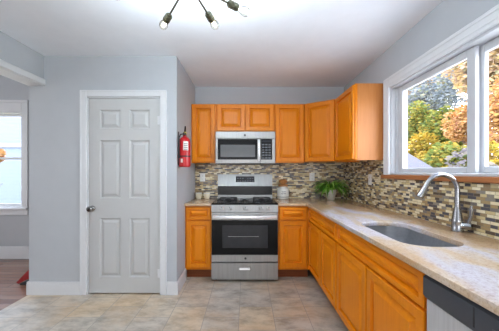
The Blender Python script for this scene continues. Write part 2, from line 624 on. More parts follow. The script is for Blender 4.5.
# side room
SY = 3.84
LWX0, LWX1, LWZ0, LWZ1 = -4.35, -3.245, 0.74, 2.13
b = B()
box(b, -5.6, LWX0, SY, SY + 0.14, 0, SC); box(b, LWX1, XL0 + 0.11, SY, SY + 0.14, 0, SC)
box(b, LWX0, LWX1, SY, SY + 0.14, 0, LWZ0); box(b, LWX0, LWX1, SY, SY + 0.14, LWZ1, SC)
struct('wall_side_room_far', b, 'wall_paint', smooth=False)
b = B(); box(b, -5.75, -5.6, -6.0, 3.98, 0, SC); struct('wall_side_room_left', b, 'wall_paint', smooth=False)
b = B(); box(b, -5.75, 1.51, -6.15, -6.0, 0, CEIL); box(b, -5.75, XL0, -6.15, -6.0, CEIL, SC); struct('wall_rear', b, 'wall_paint', smooth=False)

# mosaic tile faces
b = B(); box(b, XP + 0.001, XW - 0.0005, YB - 0.008, YB - 0.0005, 0.8925, 1.40); struct('wall_tile_back', b, 'mosaic_back', smooth=False)
b = B(); box(b, XW - 0.008, XW - 0.0005, 0.3, YB - 0.009, 0.8925, 1.19); box(b, XW - 0.008, XW - 0.0005, 2.62, YB - 0.009, 1.19, 1.40)
struct('wall_tile_right', b, 'mosaic_side', smooth=False)

# baseboards
def baseboard(name, x0, x1, y0, y1, h):
    b = B()
    box(b, x0, x1, y0, y1, 0.0, h - 0.02, 0.001)
    cx, cy = (x1 - x0) * 0.18, (y1 - y0) * 0.18
    box(b, x0 + (cx if x1 - x0 < 0.1 else 0), x1 - (cx if x1 - x0 < 0.1 else 0), y0 + (cy if y1 - y0 < 0.1 else 0), y1 - (cy if y1 - y0 < 0.1 else 0), h - 0.0205, h, 0.003)
    return struct(name, b, 'trim_white')

baseboard('baseboard_pantry_left', XL0 - 0.016, -1.697, YP - 0.016, YP, 0.135)
baseboard('baseboard_pantry_right', -0.812, XP + 0.016, YP - 0.016, YP, 0.135)
baseboard('baseboard_pantry_side', XP, XP + 0.016, YP, 3.084, 0.135)
baseboard('baseboard_pantry_end', XL0 - 0.016, XL0, YP, YP + 0.9, 0.135)
baseboard('baseboard_side_room', -5.6, XL0 - 0.017, SY - 0.018, SY, 0.18)

# pantry door, casing
def six_panel_door():
    w, h = 0.727, 1.995
    cols = [(0.112, 0.325), (0.418, 0.622)]
    rows = [(0.16, 0.765), (0.97, 1.565), (1.685, 1.878)]
    xs = sorted({0, w} | {a for c in cols for a in c})
    zs = sorted({0, h} | {a for r in rows for a in r})
    bm = B()
    for i in range(len(xs) - 1):
        for j in range(len(zs) - 1):
            r = (xs[i], xs[i + 1], zs[j], zs[j + 1])
            if (xs[i], xs[i + 1]) in cols and (zs[j], zs[j + 1]) in rows:
                loops_rect(bm, [(r, 0), (inset(r, 0.010), 0.016), (inset(r, 0.020), 0.016), (inset(r, 0.045), 0.004)])
            else:
                loops_rect(bm, [(r, 0)])
    bmesh.ops.remove_doubles(bm, verts=bm.verts[:], dist=1e-5)
    rim = [e for e in bm.edges if e.is_boundary]
    ex = bmesh.ops.extrude_edge_only(bm, edges=rim)
    for v in [g for g in ex['geom'] if isinstance(g, bmesh.types.BMVert)]:
        v.co.y = 0.035
    return bm

dr = struct('door_1', six_panel_door(), 'door_white', smooth=False)
dr.location = (-1.617, YP + 0.006, 0.014)
b = B()
lathe(b, [(0.0, 0.0), (0.031, 0.0), (0.031, 0.006), (0.024, 0.010), (0.012, 0.014), (0.011, 0.030), (0.02, 0.036), (0.028, 0.047), (0.029, 0.058), (0.022, 0.068), (0.0, 0.071)], (0.036, -0.0005, 0.866), (0, -1, 0), 24)
obj('door_knob', b, 'nickel', dr)
for z in (0.2, 1.77):
    b = B()
    tube(b, [(0.733, -0.006, z - 0.045), (0.733, -0.006, z + 0.045)], 0.007, 10)
    box(b, 0.705, 0.7325, -0.003, 0.0, z - 0.043, z + 0.043, 0.001)
    obj('hinge', b, 'trim_white', dr)
def casing(bm, x0, x1, z1, w, y, d=0.018):
    """two jambs and a head of stepped casing in the plane y, facing -y"""
    for a, c in ((x0 - w, x0), (x1, x1 + w)):
        box(bm, a, c, y - d, y, 0, z1 + w, 0.004)
        out = (a, a + 0.014) if a < x0 else (c - 0.014, c)
        box(bm, out[0], out[1], y - d - 0.006, y - d, 0, z1 + w, 0.002)
    box(bm, x0, x1, y - d, y, z1, z1 + w, 0.004)
    box(bm, x0 - w + 0.014, x1 + w - 0.014, y - d - 0.006, y - d, z1 + w - 0.014, z1 + w, 0.002)
b = B(); casing(b, DX0, DX1, DZ, 0.064, YP)
box(b, DX0, DX0 + 0.010, YP, YP + 0.11, 0, DZ); box(b, DX1 - 0.010, DX1, YP, YP + 0.11, 0, DZ); box(b, DX0, DX1, YP, YP + 0.11, DZ - 0.010, DZ)
box(b, DX0 + 0.010, DX1 - 0.010, YP + 0.047, YP + 0.06, 0, DZ - 0.01)
struct('trim_2', b, 'trim_white')

# right window: casing, jamb liner, two sliding sashes
b = B()
cw = 0.10
for y0, y1 in ((WY1, WY1 + cw), (WY0 - cw, WY0)):
    box(b, XW - 0.020, XW, y0, y1, 1.228, WZ1 + cw, 0.004)
box(b, XW - 0.020, XW, WY0, WY1, WZ1, WZ1 + cw, 0.004)
for k in (0.024, 0.07):
    box(b, XW - 0.025, XW - 0.020, WY0 - k, WY1 + k, WZ1 + k, WZ1 + k + 0.012, 0.002)
    box(b, XW - 0.025, XW - 0.020, WY1 + k, WY1 + k + 0.012, 1.228, WZ1 + k, 0.002)
    box(b, XW - 0.025, XW - 0.020, WY0 - k - 0.012, WY0 - k, 1.228, WZ1 + k, 0.002)
struct('trim_3', b, 'trim_white')
wroot = bpy.data.objects.new('window_1', None); C.objects.link(wroot); wroot['kind'] = 'structure'
wroot.location = (XW, 0, 0)
b = B()   # liner
T = 0.016
box(b, 0, 0.15, WY0, WY0 + T, WZ0, WZ1); box(b, 0, 0.15, WY1 - T, WY1, WZ0, WZ1)
box(b, 0, 0.15, WY0 + T, WY1 - T, WZ1 - T, WZ1); box(b, -0.012, 0.15, WY0 + T, WY1 - T, WZ0, WZ0 + 0.018, 0.003)
for y0, y1 in ((WY0 + T, WY0 + T + 0.03), (WY1 - T - 0.03, WY1 - T)):
    box(b, 0.035, 0.13, y0, y1, WZ0 + 0.018, WZ1 - T, 0.003)
obj('window_frame', b, 'vinyl_white', wroot)
def sash(name, x, y0, y1, z0, z1, w):
    b = B()
    box(b, x, x + 0.028, y0, y0 + w, z0, z1, 0.004); box(b, x, x + 0.028, y1 - w, y1, z0, z1, 0.004)
    box(b, x, x + 0.028, y0 + w, y1 - w, z0, z0 + w * 0.62, 0.004); box(b, x, x + 0.028, y0 + w, y1 - w, z1 - w * 0.8, z1, 0.004)
    s = obj(name, b, 'vinyl_white', wroot)
    b = B(); box(b, x + 0.012, x + 0.016, y0 + w - 0.004, y1 - w + 0.004, z0 + w * 0.62 - 0.004, z1 - w * 0.8 + 0.004)
    obj('pane', b, 'pane_glass', s, smooth=False)
sash('sash', 0.045, 1.628, WY1 - T - 0.031, WZ0 + 0.019, WZ1 - T - 0.001, 0.064)
sash('sash', 0.085, WY0 + T + 0.031, 1.672, WZ0 + 0.019, WZ1 - T - 0.001, 0.064)
# wood strip under the window
b = B(); box(b, XW - 0.030, XW, 0.62, 2.632, 1.191, 1.2275, 0.004); struct('trim_4', b, 'sill_wood')

# side-room window
wl = bpy.data.objects.new('window_2', None); C.objects.link(wl); wl['kind'] = 'structure'; wl.location = (0, SY, 0)
b = B()
box(b, LWX0, LWX0 + 0.02, 0.0, 0.13, LWZ0, LWZ1); box(b, LWX1 - 0.02, LWX1, 0.0, 0.13, LWZ0, LWZ1)
box(b, LWX0 + 0.02, LWX1 - 0.02, 0.0, 0.13, LWZ1 - 0.02, LWZ1); box(b, LWX0 + 0.02, LWX1 - 0.02, 0, 0.13, LWZ0, LWZ0 + 0.02)
obj('window_frame', b, 'trim_white', wl)
MZ = 1.455
def lsash(y, z0, z1):
    b = B(); x0, x1, w = LWX0 + 0.021, LWX1 - 0.021, 0.032
    box(b, x0, x0 + w, y, y + 0.03, z0, z1, 0.003); box(b, x1 - w, x1, y, y + 0.03, z0, z1, 0.003)
    box(b, x0 + w, x1 - w, y, y + 0.03, z0, z0 + w, 0.003); box(b, x0 + w, x1 - w, y, y + 0.03, z1 - w, z1, 0.003)
    s = obj('sash', b, 'trim_white', wl)
    b = B(); box(b, x0 + w - 0.004, x1 - w + 0.004, y + 0.013, y + 0.017, z0 + w - 0.004, z1 - w + 0.004); obj('pane', b, 'pane_glass', s, smooth=False)
lsash(0.08, MZ - 0.016, LWZ1 - 0.021); lsash(0.045, LWZ0 + 0.021, MZ + 0.016)
b = B()
box(b, LWX0 - 0.09, LWX0, SY - 0.02, SY, LWZ0, LWZ1 + 0.12, 0.004); box(b, LWX1, LWX1 + 0.085, SY - 0.02, SY, LWZ0, LWZ1 + 0.12, 0.004)
box(b, LWX0, LWX1, SY - 0.02, SY, LWZ1, LWZ1 + 0.12, 0.004); box(b, LWX0 - 0.1, LWX1 + 0.095, SY - 0.03, SY, LWZ1 + 0.12, LWZ1 + 0.165, 0.006)
box(b, LWX0 - 0.1, LWX1 + 0.095, SY - 0.055, SY, LWZ0 - 0.03, LWZ0, 0.006); box(b, LWX0 - 0.09, LWX1 + 0.085, SY - 0.018, SY, LWZ0 - 0.105, LWZ0 - 0.03, 0.004)
struct('trim_5', b, 'trim_white')

# ------------------------------------------------------------------ cabinets
def raised_door(name, parent, x0, x1, z0, z1, y=0.0, t=0.022, across=False, stile=0.055):
    """frame at y-t..y in front of the face, raised centre panel as its child"""
    r = (x0, x1, z0, z1)
    st = min(stile, (z1 - z0) * 0.26)
    i = inset(r, st)
    b = B()
    loops_rect(b, [(r, y - 0.0005), (r, y - t + 0.004), (inset(r, 0.004), y - t), (inset(r, st - 0.006), y - t), (i, y - t + 0.019)], close_last=False)
    d = obj(name, b, 'oak_across' if across else 'oak_upright', parent, smooth=False)
    b = B()
    sl = min(0.034, (i[3] - i[2]) * 0.3)
    loops_rect(b, [(inset(i, -0.0005), y - t + 0.0188), (inset(i, 0.005), y - t + 0.0195), (inset(i, 0.0055), y - t + 0.0150), (inset(i, 0.0055 + sl), y - t + 0.0005)])
    obj('raised_panel', b, 'oak_across' if across else 'oak_upright', d, smooth=False)
    return d

def carcass(bm, w, d, z0, z1, openings, t=0.018, fw=0.03):
    """open-topped carcass of boards with a face frame; y=0 is the face"""
    box(bm, 0, t, 0.02, d, z0, z1); box(bm, w - t, w, 0.02, d, z0, z1)
    box(bm, t, w - t, d - 0.008, d, z0, z1); box(bm, t, w - t, 0.02, d - 0.008, z0, z0 + t)
    box(bm, 0, fw, 0, 0.02, z0, z1); box(bm, w - fw, w, 0, 0.02, z0, z1)
    box(bm, fw, w - fw, 0, 0.02, z0, z0 + fw); box(bm, fw, w - fw, 0, 0.02, z1 - fw, z1)
    for o in openings:
        if o[0] == 'rail':
            box(bm, fw, w - fw, 0, 0.02, o[1], o[2])
        else:
            box(bm, o[1], o[2], 0.0005, 0.02, z0 + fw, o[3])

BZ0, BZ1 = 0.118, 0.861
def base_cabinet(label, loc, rot, w, d, doors, drawers, kick=True):
    t = thing('base_cabinet', label, 'cabinet', loc, rot, 'honey oak base cabinets')
    b = B()
    op = [('rail', 0.670, 0.715)]
    op += [('mull', c[1] - 0.012, doors[k + 1][0] + 0.012, 0.67) for k, c in enumerate(doors[:-1])]
    carcass(b, w, d, BZ0, BZ1, op)
    obj('body', b, 'oak_upright', t, smooth=False)
    for a, c in doors:
        raised_door('door', t, a, c, 0.146, 0.688)
    for a, c in drawers:
        raised_door('drawer_front', t, a, c, 0.702, 0.848, across=True, stile=0.036)
    b = B(); box(b, 0.002, w - 0.002, 0.082, 0.1, 0.0, BZ0 - 0.0005); obj('toe_kick', b, 'toe_kick_wood', t, smooth=False)
    return t

YF = 3.085
XF = 0.735
base_cabinet('narrow honey oak base cabinet left of the stainless range', (-0.713, YF, 0), 0, 0.306, 0.605, [(0.022, 0.296)], [(0.022, 0.296)])
base_cabinet('narrow honey oak base cabinet between the range and the corner', (0.366, YF, 0), 0, 0.366, 0.605, [(0.016, 0.330)], [(0.016, 0.330)])
R = -PI / 2
# the run under the window, local x runs from the corner towards the camera
base_cabinet('two-door honey oak base cabinet in the window run next to the corner', (XF, 3.084, 0), R, 0.966, 0.615, [(0.022, 0.512), (0.530, 0.954)], [(0.022, 0.954)])
base_cabinet('wide two-door honey oak base cabinet under the sink', (XF, 2.117, 0), R, 1.060, 0.615, [(0.014, 0.524), (0.540, 1.048)], [(0.014, 1.048)])

UZ0, UZ1, UY = 1.372, 2.134, 3.43
def wall_cabinet(label, loc, rot, w, d, h, doors, end=False):
    t = thing('wall_cabinet', label, 'cabinet', loc, rot, 'honey oak wall cabinets')
    b = B(); box(b, 0, w, 0, d, 0.012, h, 0.002); box(b, 0.001, w - 0.001, 0.0005, 0.02, 0.0, 0.03)
    box(b, 0, 0.016, 0.021, d, 0, 0.0115); box(b, w - 0.016, w, 0.021, d, 0, 0.0115)
    obj('body', b, 'oak_upright', t)
    if end:
        b = B(); box(b, w + 0.0003, w + 0.004, 0.022, d, 0.0, h - 0.001); obj('end_panel', b, 'oak_veneer', t, smooth=False)
    for a, c in doors:
        raised_door('door', t, a, c, 0.014, h - 0.010)
    return t
wall_cabinet('tall narrow honey oak wall cabinet beside the fire extinguisher', (-0.713, UY, UZ0), 0, 0.320, 0.258, 0.762, [(0.014, 0.305)])
wall_cabinet('short two-door honey oak wall cabinet above the microwave', (-0.392, UY, 1.768), 0, 0.752, 0.258, 0.366, [(0.010, 0.371), (0.381, 0.742)])
wall_cabinet('honey oak wall cabinet right of the microwave on the back wall', (0.361, UY, UZ0), 0, 0.386, 0.258, 0.762, [(0.012, 0.376)])
wall_cabinet('end honey oak wall cabinet with exposed side panel next to the window', (1.08, 3.188, UZ0), R, 0.556, 0.276, 0.762, [(0.014, 0.546)], True)
# diagonal corner
cc = thing('wall_cabinet', 'diagonal corner honey oak wall cabinet above the potted plant', 'cabinet', (0.749, UY, UZ0), 0, 'honey oak wall cabinets')
dx, dy = 1.08 - 0.749, 3.1895 - UY
ln = math.hypot(dx, dy)
b = B(); prism(b, [(0.0, 0.258), (0.0, 0.0), (dx, dy), (1.357 - 0.749, dy), (1.357 - 0.749, 0.258)], 0.012, 0.762)
obj('body', b, 'oak_upright', cc, smooth=False)
dd = raised_door('door', cc, 0.016, ln - 0.016, 0.014, 0.752)
dd.rotation_euler = (0, 0, math.atan2(dy, dx))

# ------------------------------------------------------------------ counters and sink
def rounded(x0, x1, y0, y1, r, n=10):
    pts = []
    for cx, cy, a0 in ((x1 - r, y1 - r, 0), (x0 + r, y1 - r, PI / 2), (x0 + r, y0 + r, PI), (x1 - r, y0 + r, 1.5 * PI)):
        for k in range(n + 1):
            a = a0 + PI / 2 * k / n
            pts.append((cx + r * math.cos(a), cy + r * math.sin(a)))
    return pts

CT, CB = 0.892, 0.862
def slab(name, outer, hole, m):
    cu = bpy.data.curves.new(name + '_outline', 'CURVE')
    cu.dimensions = '2D'
    cu.fill_mode = 'BOTH'
    for poly in [outer] + ([hole] if hole else []):
        s = cu.splines.new('POLY')
        s.points.add(len(poly) - 1)
        for p, (x, y) in zip(s.points, poly):
            p.co = (x, y, 0, 1)
        s.use_cyclic_u = True
    cu.extrude = 0.011
    cu.bevel_depth = 0.004
    cu.offset = -0.004
    cu.bevel_resolution = 2
    t = bpy.data.objects.new('tmp', cu)
    C.objects.link(t)
    dg = bpy.context.evaluated_depsgraph_get()
    me = bpy.data.meshes.new_from_object(t.evaluated_get(dg))
    bpy.data.objects.remove(t)
    bpy.data.curves.remove(cu)
    me.name = name
    me.materials.clear()
    me.materials.append(MATS[m])
    smooth_mesh(me, 40)
    o = bpy.data.objects.new(name, me)
    C.objects.link(o)
    o.location = (0, 0, (CT + CB) / 2)
    return o
SX0, SX1, SY0, SY1 = 0.795, 1.115, 1.285, 1.925
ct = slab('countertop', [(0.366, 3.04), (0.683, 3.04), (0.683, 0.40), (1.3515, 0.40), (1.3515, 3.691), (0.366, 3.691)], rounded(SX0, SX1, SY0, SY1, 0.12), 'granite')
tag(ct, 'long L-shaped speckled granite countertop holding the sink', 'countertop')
cl = slab('countertop', [(-0.713, 3.04), (-0.406, 3.04), (-0.406, 3.691), (-0.713, 3.691)], None, 'granite')
tag(cl, 'short granite countertop piece left of the range', 'countertop')

sk = thing('sink', 'stainless undermount sink basin below the faucet', 'sink', ((SX0 + SX1) / 2, (SY0 + SY1) / 2, CB - 0.19))
def basin():
    bm = B()
    hx, hy = (SX1 - SX0) / 2, (SY1 - SY0) / 2
    lv = [(0.02, 0.13, 0.188), (0.009, 0.124, 0.188), (0.007, 0.122, 0.172), (-0.008, 0.115, 0.03), (-0.02, 0.105, 0.010), (-0.045, 0.085, 0.002), (-0.10, 0.045, 0.0)]
    rings = []
    for off, r, z in lv:
        rings.append([bm.verts.new((x, y, z)) for x, y in rounded(-hx - off, hx + off, -hy - off, hy + off, min(r, hx + off - 0.005))])
    for a, c in zip(rings, rings[1:]):
        n = len(a)
        for k in range(n):
            bm.faces.new((a[k], a[(k + 1) % n], c[(k + 1) % n], c[k]))
    bm.faces.new(rings[-1])
    return bm
o = obj('basin', basin(), 'sink_steel', sk)
md = o.modifiers.new('thickness', 'SOLIDIFY'); md.thickness = 0.0015; md.offset = 0
b = B(); lathe(b, [(0.0, 0.002), (0.03, 0.002), (0.043, 0.005), (0.045, 0.0015)], (0, 0.0, 0), seg=24); obj('drain', b, 'chrome', sk)

# faucet
fc = thing('faucet', 'chrome gooseneck faucet with pull-down spray head behind the sink', 'faucet', (1.285, 1.615, CT + 0.0003))
b = B(); lathe(b, [(0, 0), (0.033, 0), (0.034, 0.006), (0.031, 0.012), (0.0305, 0.055), (0.032, 0.062), (0.029, 0.075), (0.025, 0.10), (0.019, 0.135), (0.0165, 0.15), (0, 0.15)]); obj('base', b, 'chrome', fc)
b = B()
pts = [(0, 0, 0.15), (0, 0, 0.2), (0, 0, 0.255)]
n = 18
for k in range(1, n + 1):
    a = math.radians(156) * k / n
    pts.append((-0.090 + 0.090 * math.cos(a), 0.008 * (1 - math.cos(a)), 0.255 + 0.090 * math.sin(a)))
tube(b, pts, 0.0142, 14); obj('spout', b, 'chrome', fc)
e = Vector(pts[-1]); dv = (Vector(pts[-1]) - Vector(pts[-2])).normalized()
b = B(); lathe(b, [(0, 0), (0.0155, 0), (0.0162, 0.010), (0.0165, 0.03), (0.0195, 0.065), (0.022, 0.092), (0.0205, 0.098), (0, 0.098)], e, dv); obj('spray_head', b, 'chrome', fc)
b = B()
hd = Vector((0.55, -0.83, 0)).normalized()
lathe(b, [(0, 0.02), (0.021, 0.02), (0.022, 0.03), (0.022, 0.062), (0.018, 0.07), (0, 0.072)], (0, 0, 0.04), hd)
p0 = hd * 0.055 + Vector((0, 0, 0.058))
tube(b, [p0, p0 + hd * 0.010 + Vector((0, 0, 0.04)), p0 + hd * 0.012 + Vector((0, 0, 0.105))], [0.010, 0.009, 0.008], 10)
obj('handle', b, 'chrome', fc)

# ------------------------------------------------------------------ dishwasher
dw = thing('dishwasher', 'stainless dishwasher with dark control strip at the near end of the window run', 'dishwasher', (0.712, 1.054, 0), R)
b = B(); box(b, 0.002, 0.60, 0.03, 0.60, 0.1, 0.858); box(b, 0.01, 0.59, 0.09, 0.6, 0.0, 0.0995); obj('body', b, 'side_steel', dw, smooth=False)
b = B(); box(b, 0.004, 0.598, 0.0, 0.029, 0.105, 0.7565, 0.004); obj('door', b, 'dishwasher_steel', dw)
b = B(); prism(b, [(-0.012, 0.772), (-0.004, 0.758), (0.029, 0.758), (0.029, 0.855), (0.006, 0.855), (-0.012, 0.84)], 0.004, 0.598, 'x')
cp = obj('control_panel', b, 'dark_plastic', dw)
b = B(); prism(b, [(-0.0127, 0.775), (-0.0122, 0.775), (-0.0122, 0.838), (-0.0127, 0.838)], 0.235, 0.241, 'x'); obj('seam', b, 'black_plastic', cp)
for k in range(5):
    b = B(); box(b, 0.30 + k * 0.05, 0.315 + k * 0.05, -0.0128, -0.0121, 0.80, 0.808); obj('button', b, 'button_grey', cp)

# ------------------------------------------------------------------ range
rg = thing('gas_range', 'stainless gas range with black oven window between the oak cabinets', 'stove', (-0.02, 3.01, 0))
b = B(); box(b, -0.379, 0.379, 0.042, 0.655, 0.035, 0.872, 0.003); obj('body', b, 'side_steel', rg)
for sx in (-0.33, 0.33):
    for sy in (0.09, 0.60):
        b = B(); lathe(b, [(0, 0), (0.02, 0), (0.02, 0.008), (0.012, 0.012), (0.012, 0.0345), (0, 0.0345)], (sx, sy, 0), seg=14); obj('leg', b, 'black_plastic', rg)
# drawer with pull recess
b = B()
r = (-0.378, 0.378, 0.032, 0.219); hr = (-0.068, 0.068, 0.135, 0.180)
xs = [r[0], hr[0], hr[1], r[1]]; zs = [r[2], hr[2], hr[3], r[3]]
for i in range(3):
    for j in range(3):
        q = (xs[i], xs[i + 1], zs[j], zs[j + 1])
        loops_rect(b, [(q, 0), (inset(q, 0.004), 0.022)] if (i, j) == (1, 1) else [(q, 0)])
bmesh.ops.remove_doubles(b, verts=b.verts[:], dist=1e-5)
ex = bmesh.ops.extrude_edge_only(b, edges=[e for e in b.edges if e.is_boundary])
for v in [g for g in ex['geom'] if isinstance(g, bmesh.types.BMVert)]:
    v.co.y = 0.04
dw_ = obj('drawer', b, 'stainless', rg)
b = B(); prism(b, [(-0.006, 0.142), (-0.003, 0.166), (0.012, 0.158), (0.012, 0.140)], -0.062, 0.062, 'x'); obj('handle', b, 'stainless_bright', dw_)
# oven door
b = B(); box(b, -0.378, 0.378, 0.0, 0.040, 0.230, 0.794, 0.004); od = obj('oven_door', b, 'stainless', rg)
b = B(); box(b, -0.376, 0.376, -0.004, 0.0, 0.313, 0.708, 0.0015); obj('door_glass', b, 'black_gloss', od)
b = B(); box(b, -0.255, 0.262, -0.0058, -0.0041, 0.392, 0.650, 0.001); obj('window', b, 'oven_glass', od)
b = B()
tube(b, [(-0.19, -0.0066, 0.522), (0.16, -0.0066, 0.522)], 0.0018, 6)
obj('rack', b, 'rack_chrome', od)
b = B(); box(b, -0.362, 0.362, -0.052, -0.034, 0.724, 0.768, 0.008, 3)
for sx in (-0.33, 0.33):
    box(b, sx - 0.014, sx + 0.014, -0.0338, 0.0, 0.735, 0.757, 0.003)
obj('handle', b, 'stainless_bright', od)
b = B(); lathe(b, [(0, 0), (0.013, 0), (0.013, 0.002), (0, 0.0022)], (0.008, 0.0, 0.272), (0, -1, 0), 20); em = obj('emblem', b, 'side_steel', od)
# sloped control panel and knobs
b = B(); prism(b, [(-0.002, 0.799), (0.041, 0.799), (0.041, 0.879), (0.010, 0.879)], -0.379, 0.379, 'x'); cpn = obj('control_panel', b, 'stainless', rg)
for kx in (-0.262, -0.170, 0.008, 0.186, 0.272):
    b = B(); ax = Vector((0, -0.985, 0.17))
    lathe(b, [(0, 0), (0.026, 0), (0.026, 0.006), (0.021, 0.008), (0.0195, 0.028), (0.017, 0.031), (0, 0.031)], (kx, 0.0035, 0.842), ax, 20)
    k = obj('knob', b, 'stainless', rg)
    b = B(); box(b, kx - 0.0025, kx + 0.0025, -0.029, -0.0265, 0.846, 0.862); obj('pointer', b, 'side_steel', k)
# cooktop, burners, grates
b = B(); box(b, -0.380, 0.380, 0.010, 0.6, 0.8805, 0.897, 0.005, 2); obj('cooktop', b, 'black_gloss', rg)
b = B(); box(b, -0.362, 0.362, 0.06, 0.592, 0.8972, 0.8985, 0.0005); obj('deck', b, 'cooktop_steel', rg)
burn = [(-0.215, 0.2), (-0.215, 0.4), (0.0, 0.30), (0.215, 0.2), (0.215, 0.4)]
for bx, by in burn:
    b = B(); lathe(b, [(0, 0.0), (0.045, 0.0), (0.045, 0.006), (0.03, 0.008), (0.03, 0.012), (0.026, 0.015), (0, 0.015)], (bx, by, 0.8988), seg=20); obj('burner', b, 'cast_iron', rg)
for gx in (-0.215, 0.215):
    b = B(); h = 0.112; z0, z1 = 0.915, 0.923
    for x in (gx - h, gx + h - 0.012):
        box(b, x, x + 0.012, 0.12, 0.49, z0, z1, 0.002)
    for y in (0.12, 0.478):
        box(b, gx - h, gx + h, y, y + 0.012, z0, z1, 0.002)
    for y in (0.2, 0.4):
        box(b, gx - h, gx - 0.03, y - 0.005, y + 0.005, z0, z1, 0.002); box(b, gx + 0.03, gx + h, y - 0.005, y + 0.005, z0, z1, 0.002)
    for x in (gx - h + 0.006, gx + h - 0.006):
        for y in (0.126, 0.484):
            tube(b, [(x, y, 0.8988), (x, y, z0 + 0.004)], 0.006, 8)
    obj('grate', b, 'cast_iron', rg)
# backguard
b = B(); prism(b, [(0.601, 0.88), (0.655, 0.88), (0.655, 1.222), (0.628, 1.222), (0.606, 1.07), (0.601, 1.06)], -0.372, 0.372, 'x'); bg = obj('backguard', b, 'stainless', rg)
b = B(); box(b, -0.370, 0.370, 0.596, 0.6005, 0.942, 1.062, 0.001); obj('black_band', b, 'black_gloss', bg)
t_ = math.atan2(0.022, 0.152)
def on_guard(bm, x0, x1, s0, s1, d0, d1):
    """panel lying on the leaning guard face, s measured up the face"""
    box(bm, x0, x1, -d1, -d0, s0, s1)
    return bm
gm = Matrix.Translation((0, 0.606, 1.07)) @ Matrix.Rotation(-t_, 4, 'X')
b = B(); on_guard(b, -0.125, 0.128, 0.045, 0.125, 0.0003, 0.003); bmesh.ops.transform(b, matrix=gm, verts=b.verts[:]); ds = obj('display', b, 'display_black', bg)
for i in range(7):
    for j in range(2):
        if j == 1 and i in (3,):
            continue
        b = B(); x = -0.108 + i * 0.034; on_guard(b, x, x + 0.020, 0.055 + j * 0.035, 0.068 + j * 0.035, 0.0031, 0.0042); bmesh.ops.transform(b, matrix=gm, verts=b.verts[:]); obj('button', b, 'button_grey', ds)

# ------------------------------------------------------------------ microwave
mw = thing('microwave', 'stainless over-range microwave with dark window under the short oak cabinet', 'microwave', (-0.014, 3.32, 1.357))
b = B(); box(b, -0.375, 0.375, 0.022, 0.371, 0.0, 0.405, 0.003); obj('body', b, 'side_steel', mw)
b = B(); box(b, -0.375, 0.186, 0.0, 0.0215, 0.004, 0.312, 0.004); md_ = obj('door', b, 'stainless', mw)
b = B(); box(b, -0.347, 0.150, -0.003, 0.0, 0.053, 0.308, 0.001); obj('door_glass', b, 'black_gloss', md_)
b = B(); box(b, -0.312, 0.122, -0.0045, -0.0031, 0.085, 0.238, 0.001); obj('window', b, 'window_grey', md_)
b = B(); box(b, 0.158, 0.180, -0.046, -0.030, 0.03, 0.300, 0.006, 2); box(b, 0.162, 0.176, -0.0298, 0.0, 0.045, 0.065, 0.002); box(b, 0.162, 0.176, -0.0298, 0.0, 0.265, 0.285, 0.002); obj('handle', b, 'stainless_bright', md_)
b = B(); box(b, 0.190, 0.375, 0.0, 0.0215, 0.004, 0.312, 0.004); mc = obj('control_panel', b, 'stainless', mw)
b = B(); box(b, 0.196, 0.334, -0.003, 0.0, 0.053, 0.308, 0.001); mk = obj('keypad', b, 'black_gloss', mc)
b = B(); box(b, 0.208, 0.322, -0.0042, -0.0031, 0.268, 0.298); obj('display', b, 'display_black', mc)
for i in range(3):
    for j in range(6):
        b = B(); x = 0.208 + i * 0.040; z = 0.065 + j * 0.033; box(b, x, x + 0.030, -0.0042, -0.0031, z, z + 0.018); obj('button', b, 'button_grey', mc)
b = B(); box(b, -0.375, 0.375, 0.0, 0.0215, 0.316, 0.405, 0.004); vs = obj('vent_panel', b, 'stainless', mw)
b = B(); lathe(b, [(0, 0), (0.014, 0), (0.014, 0.002), (0, 0.0022)], (-0.006, 0.0, 0.358), (0, -1, 0), 20); obj('emblem', b, 'side_steel', vs)

# ------------------------------------------------------------------ fire extinguisher
fx = thing('fire_extinguisher', 'red fire extinguisher hung on the pantry side wall', 'fire extinguisher', (XP + 0.068, 2.775, 1.306))
b = B(); lathe(b, [(0, 0.004), (0.05, 0), (0.0585, 0.008), (0.0595, 0.02), (0.0595, 0.262), (0.054, 0.288), (0.038, 0.307), (0.02, 0.316), (0.019, 0.33), (0, 0.33)], seg=28); obj('cylinder', b, 'red_paint', fx)
b = B(); lathe(b, [(0, 0.3302), (0.017, 0.3302), (0.018, 0.358), (0.012, 0.366), (0, 0.366)], seg=16); box(b, -0.010, 0.010, -0.03, 0.012, 0.338, 0.356, 0.002); vl = obj('valve', b, 'black_plastic', fx)
b = B(); tube(b, [(0.004, -0.005, 0.362), (0.012, -0.028, 0.392), (0.018, -0.05, 0.418)], [0.008, 0.009, 0.007], 8); obj('lever', b, 'black_plastic', fx)
b = B(); tube(b, [(0.004, -0.03, 0.345), (0.02, -0.065, 0.345), (0.026, -0.085, 0.335)], [0.007, 0.007, 0.006], 8); obj('carry_handle', b, 'black_plastic', fx)
b = B(); lathe(b, [(0, 0), (0.013, 0), (0.013, 0.008), (0, 0.009)], (0.012, -0.031, 0.349), (0.4, -1, 0), 14); obj('gauge', b, 'gauge_face', fx)
b = B(); tube(b, [(-0.012, -0.01, 0.345), (-0.035, -0.03, 0.338), (-0.046, -0.052, 0.30), (-0.044, -0.058, 0.24), (-0.044, -0.057, 0.14), (-0.044, -0.057, 0.09)], [0.007, 0.007, 0.007, 0.007, 0.0075, 0.011], 8); obj('hose', b, 'black_rubber', fx)
